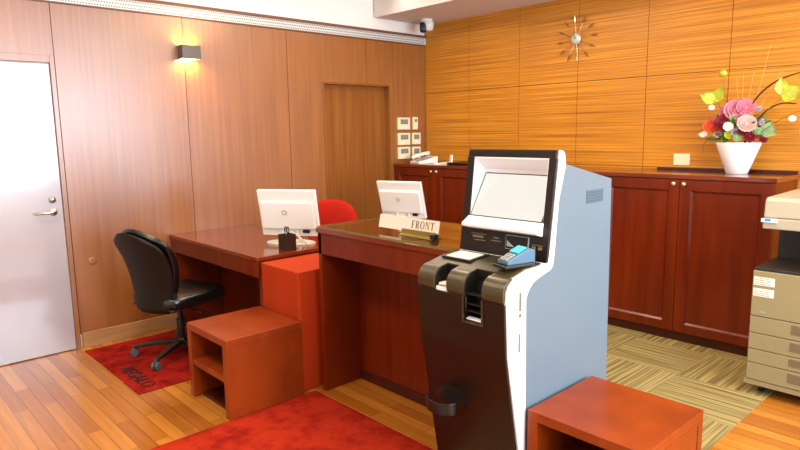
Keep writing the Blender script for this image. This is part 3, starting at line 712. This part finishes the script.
# ------------------------------------------------------------ the two bag stools
def stool(label, x0, y0, size=.485, h=.455):
    """open at the front (-y) with one shelf, framed panels on both sides"""
    t = thing('bag_stool', label, 'stool', (x0+size/2, y0+size/2, 0), 0, 'open-fronted cherry bag stools'); a = size/2; th = .040; ps = .045
    obj('top', bx(BM(), -a, a, -a, a, h-th, h), 'stool', t, bev=.0025, world=False)
    for s in (-1, 1):
        xo = s*a; xi = s*(a-ps); e = s*(a-.003)
        bm = BM(); w = .042
        bx(bm, min(xo, xi), max(xo, xi), -a, -a+w, 0, h-th-.0005); bx(bm, min(xo, xi), max(xo, xi), a-w, a, 0, h-th-.0005)
        bx(bm, min(xo, xi), max(xo, xi), -a+w, a-w, 0, w); bx(bm, min(xo, xi), max(xo, xi), -a+w, a-w, h-th-.012, h-th-.0005)
        bx(bm, min(e, xi), max(e, xi), -a+w, a-w, w, h-th-.012)
        obj('side_panel', bm, 'stool', t, bev=.0015, world=False)
    obj('shelf', bx(BM(), -a+ps+.0005, a-ps-.0005, -a+.004, a-.03, .205, .24), 'stool', t, bev=.002, world=False)
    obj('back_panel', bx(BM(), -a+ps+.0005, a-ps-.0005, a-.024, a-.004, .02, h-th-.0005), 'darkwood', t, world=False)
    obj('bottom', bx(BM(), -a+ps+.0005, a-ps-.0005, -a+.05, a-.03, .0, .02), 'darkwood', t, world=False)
    return t
stool('left cherry stool with open shelf, beside the black chair and the draped stand', 1.387, -3.438)
stool('right cherry stool in the foreground, against the blue-grey side of the kiosk', 3.487, -2.972)

# ------------------------------------------------------------ ticket kiosk
KX0, KX1 = 3.005, 3.467
t = thing('payment_kiosk', 'tall self-service payment kiosk with tilted screen and blue-grey sides', 'kiosk', (3.236, -2.65, 0))
back = [(-2.31, 0.012), (-2.332, 1.330), (-2.7085, 1.412)]
edge = [(-2.7535, 1.27), (-2.775, 1.08), (-2.782, 1.02), (-2.79, 1.0), (-2.806, .989), (-2.84, .981), (-2.876, .972), (-2.915, .960), (-2.942, .941), (-2.958, .92), (-2.967, .8975), (-2.9515, .012)]
bm = prism(BM(), back+edge, KX0+.002, KX1, 'x'); body = obj('side_body', bm, 'kiosk_side', t, bev=.003); body['label'] = 'light blue-grey body'
front = [(-2.953, .012), (-2.966, .1), (-3.078, .684), (-3.090, .90), (-3.086, .945), (-3.074, .968), (-3.052, .985), (-2.944, 1.009), (-2.852, 1.012), (-2.822, 1.025), (-2.812, 1.06), (-2.797, 1.155), (-2.775, 1.313), (-2.757, 1.440), (-2.752, 1.462), (-2.738, 1.468), (-2.724, 1.462), (-2.7145, 1.445)]
bm = prism(BM(), [(-2.7090, 1.4122)] + edge[:-1] + [(-2.9515, .012)] + front[0:1][0:0] + [(-2.9635, .012)] + front[1:], KX0, KX1+.002, 'x')
frame_ = obj('white_frame', bm, 'kiosk_white', t, bev=.003)
# recess for the screen
rec = [(-3.0, 1.152), (-2.80, 1.152), (-2.805, 1.175), (-2.692, 1.362), (-2.70, 1.385), (-2.775, 1.437), (-3.0, 1.437)]
cut(frame_, prism(BM(), rec, KX0+.04, KX1-.034, 'x')); cut(body, prism(BM(), rec, KX0+.04, KX1-.034, 'x'))
# white lining of the hood
def quad(bm, pts, th, inward):
    A = [bm.verts.new(p) for p in pts]; B = [bm.verts.new(Vector(p)+Vector(inward)*th) for p in pts]; n = len(pts)
    bm.faces.new(A); bm.faces.new(B[::-1])
    for i in range(n): bm.faces.new((A[i], B[i], B[(i+1) % n], A[(i+1) % n]))
XL, XR = KX0+.0405, KX1-.0345
bm = BM()
prism(bm, [(-2.807, 1.176), (-2.775, 1.4365), (-2.70, 1.3845), (-2.6935, 1.363)], XL, XL+.003, 'x'); prism(bm, [(-2.807, 1.176), (-2.775, 1.4365), (-2.70, 1.3845), (-2.6935, 1.363)], XR-.003, XR, 'x')
prism(bm, [(-2.776, 1.4365), (-2.701, 1.3845), (-2.6935, 1.363), (-2.699, 1.363), (-2.704, 1.381), (-2.776, 1.431)], XL+.003, XR-.003, 'x')
obj('screen_hood', bm, 'kiosk_white', t)
bm = prism(BM(), [(-2.806, 1.1765), (-2.812, 1.172), (-2.700, 1.3605), (-2.6955, 1.3622)][:0] or [(-2.8045, 1.1785), (-2.8125, 1.1785), (-2.703, 1.3605), (-2.6955, 1.3605)], XL+.004, XR-.004, 'x')
scr = obj('screen_bezel', bm, 'blackplastic', t)
bm = prism(BM(), [(-2.8115, 1.1825), (-2.8135, 1.1825), (-2.7065, 1.3590), (-2.7045, 1.3590)], XL+.010, XR-.008, 'x')
obj('display', bm, 'screen', scr)
# lower lip of the hood
bm = prism(BM(), [(-2.800, 1.150), (-2.800, 1.176), (-2.812, 1.178), (-2.862, 1.148), (-2.860, 1.136), (-2.815, 1.122), (-2.803, 1.125)], KX0+.036, KX1-.030, 'x'); obj('hood_lip', bm, 'kiosk_white', t, bev=.002)
# dark bezel round the screen
def mitre(f0, f1): return f0, f1
bm = BM(); zs = 1.124
prism(bm, [(-2.8045, 1.155), (-2.815, 1.155), (-2.7765, 1.437), (-2.766, 1.437)], KX0+.001, KX0+.040, 'x')
prism(bm, [(-2.8045, 1.155), (-2.815, 1.155), (-2.7765, 1.437), (-2.766, 1.437)], KX1-.034, KX1+.001, 'x')
prism(bm, [(-2.766, 1.437), (-2.7765, 1.437), (-2.773, 1.463), (-2.768, 1.470), (-2.755, 1.470)], KX0+.006, KX1-.004, 'x')
prism(bm, [(-2.820, 1.022), (-2.834, 1.022), (-2.815, 1.155), (-2.8045, 1.155)], KX0+.001, KX1+.001, 'x')
obj('dark_bezel', bm, 'kiosk_dark', t, bev=.0015)
obj('web_camera', lathe(BM(), [(.008, 0), (.008, .003), (.005, .005)], (3.246, -2.773, 1.452), 16, Matrix.Rotation(PI/2, 4, 'X')), 'black', t)
# fittings on the dark face under the screen
lean2 = Matrix.Translation((0, -2.826, 1.085)) @ Matrix.Rotation(math.radians(-8), 4, 'X')
bm = BM(); bx(bm, 3.262, 3.378, -.0055, .0, -.030, .030, lean2); sf = obj('slot_frame', bm, 'greyplastic', t, bev=.001)
bm = BM(); bx(bm, 3.2655, 3.3745, -.0075, -.005, -.0265, .0265, lean2); obj('slot', bm, 'black', sf)
bm = BM(); prism(bm, [(3.272, -.018), (3.31, -.018), (3.272, .006)], -.009, -.0074, 'y', lean2); obj('slot_shutter', bm, 'greyplastic', sf)
M['engraved'] = mat('engraved_grey_marks', '#6d5f46', .5)
for i, (a, b, z0, z1) in enumerate(((3.07, 3.155, .016, .019), (3.08, 3.14, .0, .010), (3.09, 3.15, -.012, -.008), (3.185, 3.235, -.006, -.002), (3.195, 3.225, .006, .012), (3.395, 3.445, .0, .003), (3.395, 3.413, -.016, -.004), (3.425, 3.443, -.016, -.004))):
    bm = BM(); bx(bm, a, b, -.0042, -.002, z0, z1, lean2); obj('engraved_mark', bm, 'engraved', t)
# sloping dark shelf with rounded front bosses and two pockets
shelf = [(-2.832, 1.0225), (-2.832, 1.0165), (-2.852, 1.0155), (-2.944, 1.0125), (-3.052, .989), (-3.050, .975), (-2.94, 1.0), (-2.84, 1.004), (-2.826, 1.0225)]
bm = prism(BM(), [(-2.836, 1.020), (-2.852, 1.0175), (-2.944, 1.0150), (-3.058, .990), (-3.055, .975), (-2.94, 1.0), (-2.836, 1.004)], KX0+.004, KX1-.022, 'x')
sh = obj('shelf', bm, 'kiosk_olive', t, bev=.001)
prof = [(-3.045, .993)] + [(-3.045-.057*math.sin(a), .993-.062*(1-math.cos(a))) for a in [PI/2*i/12 for i in range(1, 13)]] + [(-3.101, .912), (-3.095, .90), (-3.04, .90)]
pockets = [(3.100, 3.170), (3.262, 3.355)]
for a, b in ((KX0+.001, 3.100), (3.170, 3.262), (3.355, KX1-.008)):
    obj('front_boss', prism(BM(), prof, a, b-.0005, 'x'), 'kiosk_olive', t, bev=.0015)
for (a, b), zb in zip(pockets, (.905, .80)):
    c = prism(BM(), [(-3.2, zb), (-3.035, zb+.012), (-3.012, .95), (-3.02, 1.05), (-3.2, 1.05)], a, b, 'x'); cut(frame_, c)
    c = prism(BM(), [(-3.2, zb), (-3.035, zb+.012), (-3.012, .95), (-3.02, 1.05), (-3.2, 1.05)], a, b, 'x'); cut(sh, c)
    bm = BM(); prism(bm, [(-3.085, zb+.004), (-3.036, zb+.016), (-3.0135, .95), (-3.0195, .995), (-3.0165, .995), (-3.0115, .95), (-3.033, zb+.010), (-3.085, zb)], a+.0005, b-.0005, 'x')
    for q in (a+.0003, b-.0018): prism(bm, [(-3.086, zb), (-3.036, zb+.012), (-3.0135, .95), (-3.0195, .992), (-3.052, .989), (-3.080, .966), (-3.092, .94), (-3.092, .90), (-3.084, .89)], q, q+.0015, 'x')
    pk = obj('coin_pocket', bm, 'blackplastic', t)
    if zb > .85: obj('receipt', bx(BM(), a+.012, b-.014, -3.085, -3.045, .921, .929), 'paper', pk, bev=.002)
    else:
        for z in (.905, .865, .835): obj('note_slot_lip', bx(BM(), a+.002, b-.002, -3.082, -3.040, z, z+.006), 'blackplastic', pk, bev=.001)
# front panel, undercut towards the floor, notched for the deep pocket
pf = [(-3.0885, .899), (-3.1005, .899), (-3.0885, .684), (-2.976, .04), (-2.9645, .04), (-3.0765, .684)]
fp = obj('front_panel', prism(BM(), pf, KX0+.001, KX1-.004, 'x'), 'kiosk_dark', t, bev=.002)
cut(fp, bx(BM(), 3.262, 3.355, -3.2, -3.0, .80, .95))
bm = BM(); bx(bm, 3.257, 3.262, -3.104, -3.085, .795, .90); bx(bm, 3.355, 3.360, -3.104, -3.085, .795, .90); bx(bm, 3.262, 3.355, -3.104, -3.080, .795, .800); obj('notch_rim', bm, 'kiosk_olive', t)
# receipt tray and card terminal on the shelf
sl = Matrix.Translation((0, -2.94, 1.0165)) @ Matrix.Rotation(math.radians(4), 4, 'X')
bm = BM(); bx(bm, 3.035, 3.20, -.045, .082, -.004, .004, sl); tr = obj('reader_frame', bm, 'blackplastic', t, bev=.0015)
bm = BM(); bx(bm, 3.055, 3.185, -.035, .062, .003, .006, sl); g_ = obj('reader_glass', bm, 'paper', tr); g_['label'] = 'pale scanner window'
RT = Matrix.Translation((3.405, -2.925, 1.019)) @ Matrix.Rotation(math.radians(-14), 4, 'Z')
bm = BM(); bx(bm, -.045, .035, -.10, .05, 0, .012, RT); ct = obj('card_terminal', bm, 'blackplastic', t, bev=.003)
M['terminal'] = mat('blue_grey_terminal', '#47697e', .3)
bm = BM(); prism(bm, [(-.085, .012), (.055, .012), (.055, .062), (.02, .072), (-.085, .028)], -.035, .030, 'x', RT); obj('terminal_body', bm, 'terminal', ct, bev=.005)
bm = BM(); RS = RT @ Matrix.Translation((0, -.012, .0605)) @ Matrix.Rotation(math.atan2(.044, .105), 4, 'X'); bx(bm, -.028, .023, -.018, .03, .0, .004, RS); obj('terminal_display', bm, mat('cyan_display', '#3aa0b8', .2, emis='#3fb8d0', estr=.5), ct)
bm = BM()
for r in range(4):
    for c in range(3): bx(bm, -.022+c*.015, -.011+c*.015, -.075+r*.012, -.067+r*.012, -.002, .0035, RS)
obj('keypad', bm, 'greyplastic', ct)
# details on the white edge and on the side
for nm, a, b, z0, z1, m_ in (('usb_hatch', -3.014, -3.000, .860, .935, 'engraved'), ('usb_hatch', -3.014, -3.000, .835, .852, 'engraved'), ('indicator_window', -3.016, -3.002, .695, .770, 'kiosk_side')):
    obj(nm, bx(BM(), KX1+.0005, KX1+.0035, a, b, z0, z1), m_, t, bev=.0025)
obj('side_lock', lathe(BM(), [(.006, 0), (.006, .003), (.003, .004)], (KX1+.0015, -3.000, .645), 14, X90), 'greyplastic', t)
bm = BM(); bx(bm, KX1-.001, KX1+.0015, -2.545, -2.405, 1.235, 1.292); obj('vent_plate', bm, mat('vent_grey', '#4c5f6e', .5), t)
bm = BM()
for i in range(9):
    for j in range(4): bx(bm, KX1+.001, KX1+.0022, -2.540+i*.015, -2.530+i*.015, 1.240+j*.0125, 1.248+j*.0125)
vh = obj('vent_slots', bm, mat('vent_shadow_grey', '#43535f', .6), t)
# cup-shaped stick holder low on the front
bm = BM(); cx, cy, cz = 3.145, -3.088, .415
N = 20
outer = [(cx+.078*math.cos(a), cy-.012+.058*math.sin(a)) for a in [PI+PI*i/N for i in range(N+1)]]
inner = [(cx+.068*math.cos(a), cy-.012+.048*math.sin(a)) for a in [2*PI-PI*i/N for i in range(N+1)]]
prism(bm, outer+inner, cz-.022, cz+.022, 'z'); hd = obj('holder_ring', bm, 'blackplastic', t, bev=.002)
bm = BM(); prism(bm, outer, cz-.028, cz-.0225, 'z'); obj('holder_base', bm, 'blackplastic', hd)
bm = BM(); N = 28; prism(bm, [(cx+.085*math.cos(2*PI*i/N), cz+.012+.046*math.sin(2*PI*i/N)) for i in range(N)], cy+.028, cy+.046, 'y'); obj('holder_back', bm, 'blackplastic', hd)

# ------------------------------------------------------------ copier
CX0, CX1, CYF, CYB = 3.692, 4.29, -1.10, -.515
t = thing('photocopier', 'beige multi-drawer photocopier at the right edge beside the cabinets', 'photocopier', (4.0, -.8, .0))
obj('body', bx(BM(), CX0, CX1, CYF+.02, CYB, .082, .742), 'copier', t, bev=.006)
obj('front_cover', bx(BM(), CX0+.001, CX1-.001, CYF, CYF+.019, .480, .742), 'copier', t, bev=.004)
for z0, z1 in ((.380, .476), (.284, .376), (.202, .280), (.100, .198)):
    d = obj('paper_drawer', bx(BM(), CX0+.001, CX1-.001, CYF, CYF+.019, z0, z1), 'copier', t, bev=.003)
    obj('handle_recess', bx(BM(), 3.902, 4.08, CYF-.0015, CYF+.004, z0+(z1-z0)*.30, z0+(z1-z0)*.86), 'engraved', d, bev=.001)
obj('base', bx(BM(), CX0-.012, CX1+.01, CYF+.004, CYB, .066, .096), 'copier', t, bev=.003)
obj('output_tray', bx(BM(), CX0+.004, CX1-.004, CYF+.008, CYB-.005, .7425, .760), 'copierdark', t, bev=.003)
obj('rear_housing', bx(BM(), CX0+.012, CX1-.01, -.72, CYB, .7605, .985), 'copierdark', t, bev=.003)
obj('support_column', bx(BM(), 4.10, CX1-.01, CYF+.03, -.7205, .7605, .985), 'copierdark', t, bev=.003)
obj('scanner_unit', bx(BM(), 3.722, CX1-.002, CYF, CYB, .9855, 1.046), 'copierlid', t, bev=.006)
obj('document_lid', prism(BM(), [(CYF+.002, 1.0475), (CYF+.012, 1.140), (CYF+.03, 1.160), (CYB-.01, 1.165), (CYB, 1.0475)], 3.724, CX1-.002, 'x'), 'copierlid', t, bev=.008)
obj('control_light', bx(BM(), 3.716, 3.795, CYF-.012, CYF+.002, 1.022, 1.044), 'whiteplastic', t, bev=.003)
obj('blue_indicator', bx(BM(), 3.735, 3.765, CYF-.0135, CYF-.011, 1.030, 1.0445), 'blue', t)
for z0, z1 in ((.660, .708), (.596, .642)):
    st_ = obj('sticker', bx(BM(), 3.700, 3.805, CYF-.0008, CYF+.0005, z0, z1), 'paper', t)
    bm = BM()
    for k in range(4 if z0 > .65 else 3): bx(bm, 3.706, 3.785-.008*(k % 2), CYF-.0014, CYF-.0007, z0+.006+k*.011, z0+.009+k*.011)
    obj('sticker_print', bm, 'engraved', st_)
obj('model_plate', bx(BM(), 3.74, 3.77, CYF-.001, CYF+.0005, .503, .511), 'greyplastic', t)
for x in (CX0+.06, CX1-.06):
    for y in (CYF+.09, CYB-.06):
        bm = BM(); lathe(bm, [(.026, -.011), (.029, -.008), (.029, .008), (.026, .011)], (x, y, .029+(.0065 if x < 3.8 else 0)*0+.0065), 18, X90); tube(bm, [(x, y, .035), (x, y, .068)], .010, 8); obj('caster', bm, 'blackplastic', t)

# ------------------------------------------------------------ flower arrangement
FX, FY = 3.265, -.185
t = thing('flower_arrangement', 'pink and red flower arrangement in a tapering white vase on the cabinets', 'flowers', (FX, FY, ZC))
bm = BM(); lathe(bm, [(.064, 0), (.070, .004), (.140, .205), (.142, .22), (.134, .22), (.060, .02), (.0, .02)], (0, 0, 0), 40, cap=False); bm.faces.new([v for v in bm.verts if abs(v.co.z) < 1e-6][:40]) if False else None
bmesh.ops.holes_fill(bm, edges=bm.edges[:], sides=60)
obj('vase', bm, 'ceramic', t, smooth=True, world=False).name = 'vase'
rnd = random.Random(11)
def flower(loc, R, n, m, layers=4, face=(0.3, -.8, .45), cup=.5):
    """layered petals round a centre"""
    bm = BM(); f = Vector(face).normalized(); q = f.to_track_quat('Z', 'Y').to_matrix().to_4x4()
    for l in range(layers):
        rr = R*(1-.2*l); k = max(6, int(n*1.35*(1-.12*l))); el = .25 + (1.2/layers)*l*cup*1.6
        for i in range(k):
            a = 2*PI*(i+.5*(l % 2))/k + rnd.uniform(-.1, .1)
            base = Matrix.Rotation(a, 4, 'Z') @ Matrix.Rotation(-el, 4, 'Y')
            w = rr*.20; pts = [(.02*rr, -w*.3), (rr*.55, -w), (rr*.9, -w*.8), (rr, 0), (rr*.9, w*.8), (rr*.55, w), (.02*rr, w*.3)]
            A = []; B = []
            for (u, v) in pts:
                z = .25*rr*(u/rr)**2 + .15*abs(v)
                A.append(bm.verts.new(q @ (base @ Vector((u, v, z))) + Vector(loc))); B.append(bm.verts.new(q @ (base @ Vector((u, v, z+.0018))) + Vector(loc)))
            bm.faces.new(A[::-1]); bm.faces.new(B)
            for j in range(7): bm.faces.new((A[j], A[(j+1) % 7], B[(j+1) % 7], B[j]))
    ball(bm, Vector(loc)+f*R*.2, R*.22, seg=8, rings=6)
    return bm
# camera-side direction of the bouquet: u runs along the wall, v towards the room
def P(u, v, z): return (u, -v, z)
for (u, v, z, R, n, m_, ly) in [(-.015, .06, .345, .085, 14, 'petal_pink', 5), (.045, .05, .365, .07, 13, 'petal_pink', 5), (-.07, .05, .335, .06, 12, 'petal_pink', 4), (.075, .11, .255, .070, 14, 'petal_blush', 5), (-.06, .13, .225, .03, 8, 'petal_red', 3), (.035, .14, .165, .032, 8, 'leafpale', 3), (-.11, .09, .19, .034, 8, 'petal_blush', 3), (-.05, .12, .155, .03, 8, 'leafgreen', 3), (.13, .08, .21, .034, 8, 'leafpale', 3), (.06, .13, .205, .035, 9, 'petal_red', 3), (.14, .04, .27, .03, 8, 'petal_lilac', 3), (.12, .03, .36, .026, 8, 'petal_lilac', 3),
                           (-.16, .08, .245, .060, 10, 'petal_orange', 5), (-.085, .10, .265, .062, 12, 'petal_red', 5), (-.10, .06, .295, .045, 10, 'petal_red', 4), (.10, .10, .175, .05, 10, 'petal_red', 4), (.02, .12, .20, .04, 9, 'petal_lilac', 3),
                           (.165, .05, .155, .035, 8, 'petal_red', 3), (-.03, .13, .24, .038, 9, 'petal_white', 4), (-.02, .13, .185, .038, 9, 'lime', 4), (.0, .09, .30, .04, 9, 'petal_blush', 3)]:
    obj('flower', flower(P(u, v, z), R, n, m_, ly, face=(.35+u*1.5, -.85, .35)), m_, t, world=False)
def leaf(p, d, L, w, m, t, name='leaf', curl=.25):
    bm = BM(); d = Vector(d).normalized(); s = d.cross(Vector((0.2, -1, .3))).normalized(); nrm = s.cross(d).normalized(); p = Vector(p); A = []; B = []
    prof_ = [(0, .05), (.2, .7), (.45, 1), (.75, .6), (1, 0)]
    lft = [p+d*L*f+s*w*k*.5 - nrm*curl*L*f*f + nrm*w*.12 for f, k in prof_]; rgt = [p+d*L*f-s*w*k*.5-nrm*curl*L*f*f + nrm*w*.12 for f, k in prof_]; mid = [p+d*L*f-nrm*curl*L*f*f for f, k in prof_]
    for (E1, E2) in ((lft, mid), (mid, rgt)):
        a = [[bm.verts.new(v+nrm*e) for v in E] for E in (E1, E2) for e in (0, .0012)]
        for i in range(4):
            bm.faces.new((a[0][i], a[0][i+1], a[2][i+1], a[2][i])); bm.faces.new((a[1][i], a[3][i], a[3][i+1], a[1][i+1]))
        for i in range(4):
            bm.faces.new((a[0][i], a[1][i], a[1][i+1], a[0][i+1])); bm.faces.new((a[2][i], a[2][i+1], a[3][i+1], a[3][i]))
    return obj(name, bm, m, t, world=False)
for i in range(46):
    a = rnd.uniform(PI*.95, PI*2.05); r = rnd.uniform(.02, .10); z = rnd.uniform(.16, .28)
    d = (math.cos(a)*1.0, math.sin(a)*.8, rnd.uniform(-.15, .8))
    leaf((math.cos(a)*r, math.sin(a)*r*.8, z), d, rnd.uniform(.07, .15), rnd.uniform(.025, .05), rnd.choice(['leafgreen', 'leafgreen', 'leafpale']), t)
for i in range(5): leaf((-.10, -.05, .20), (-.9, -.2, .25+.25*i), .15, .022, 'leafgreen', t)
for i in range(4): leaf((.14, -.04, .19), (.8, -.2, .05+.3*i), .11, .05, 'leafpale', t)
def stem(pts, r, m, name='stem'):
    P_ = [Vector(p) for p in pts]; out = []
    for i in range(len(P_)-1):
        p0 = P_[max(i-1, 0)]; p1 = P_[i]; p2 = P_[i+1]; p3 = P_[min(i+2, len(P_)-1)]
        for k in range(5):
            f = k/5; out.append(.5*((2*p1)+(-p0+p2)*f+(2*p0-5*p1+4*p2-p3)*f*f+(-p0+3*p1-3*p2+p3)*f**3))
    out.append(P_[-1]); n = len(out)
    return obj(name, tube(BM(), out, [r*(1-.6*i/n) for i in range(n)], 6), m, t, smooth=True, world=False)
stem([(.05, -.03, .12), (.08, -.04, .38), (.20, -.06, .52), (.36, -.08, .58), (.46, -.09, .575)], .008, 'twig', 'branch')
stem([(.08, -.04, .12), (.14, -.06, .30), (.25, -.08, .385), (.36, -.10, .385)], .008, 'twig', 'branch')
for (u, z) in ((-.055, .58), (-.01, .60), (.055, .62), (.145, .78), (.23, .62)):
    stem([(.02+u*.15, -.02, .15), (.02+u*.5, -.02, .38), (.02+u, -.02, z)], .0028, 'straw')
# lime spathes and buds on stems
stem([(-.04, -.03, .15), (-.12, -.05, .38), (-.155, -.06, .44)], .003, 'leafgreen')
for dd in ((-.8, -.1, .55), (.5, -.3, .9), (-.3, -.3, .2)): leaf((-.15, -.06, .42), dd, .12, .085, 'lime', t, 'spathe', .1)
stem([(-.02, -.02, .15), (-.09, -.04, .45), (-.115, -.04, .60)], .002, 'leafgreen'); obj('bud', ball(BM(), (-.117, -.04, .615), .028, .02, .026, 10, 8), 'lime', t, smooth=True, world=False)
stem([(.06, -.04, .15), (.20, -.10, .35), (.30, -.14, .43)], .003, 'leafgreen')
for dd in ((.9, 0, .35), (.75, -.3, -.15), (-.1, -.1, 1)): leaf((.29, -.14, .44), dd, .115, .085, 'lime', t, 'spathe', .08)
for (u, z, R) in ((.42, .20, .038), (.34, .285, .026), (-.165, .375, .024)):
    stem([(.05, -.04, .15), (u*.6, -.06, .15+(z-.15)*.7), (u, -.08, z)], .002, 'straw'); obj('seed_head', flower((u, -.08, z), R, 10, 'x', 3), 'petal_lilac' if R > .03 else 'petal_white', t, world=False)
stem([(.08, -.04, .15), (.3, -.10, .30), (.46, -.10, .36)], .002, 'twig')
obj('flower', flower((.46, -.10, .365), .045, 9, 'x', 3), 'petal_pink', t, world=False)
leaf((-.19, -.05, .19), (-1, -.1, .1), .07, .05, 'petal_white', t, 'leaf')
stem([(-.08, -.03, .16), (-.16, -.06, .18), (-.21, -.06, .12), (-.22, -.06, .06)], .002, 'twig'); 

for c_o in t.children:
    if c_o.name.split('.')[0] != 'vase':
        c_o.data.transform(Matrix.Translation((0, 0, .085)))
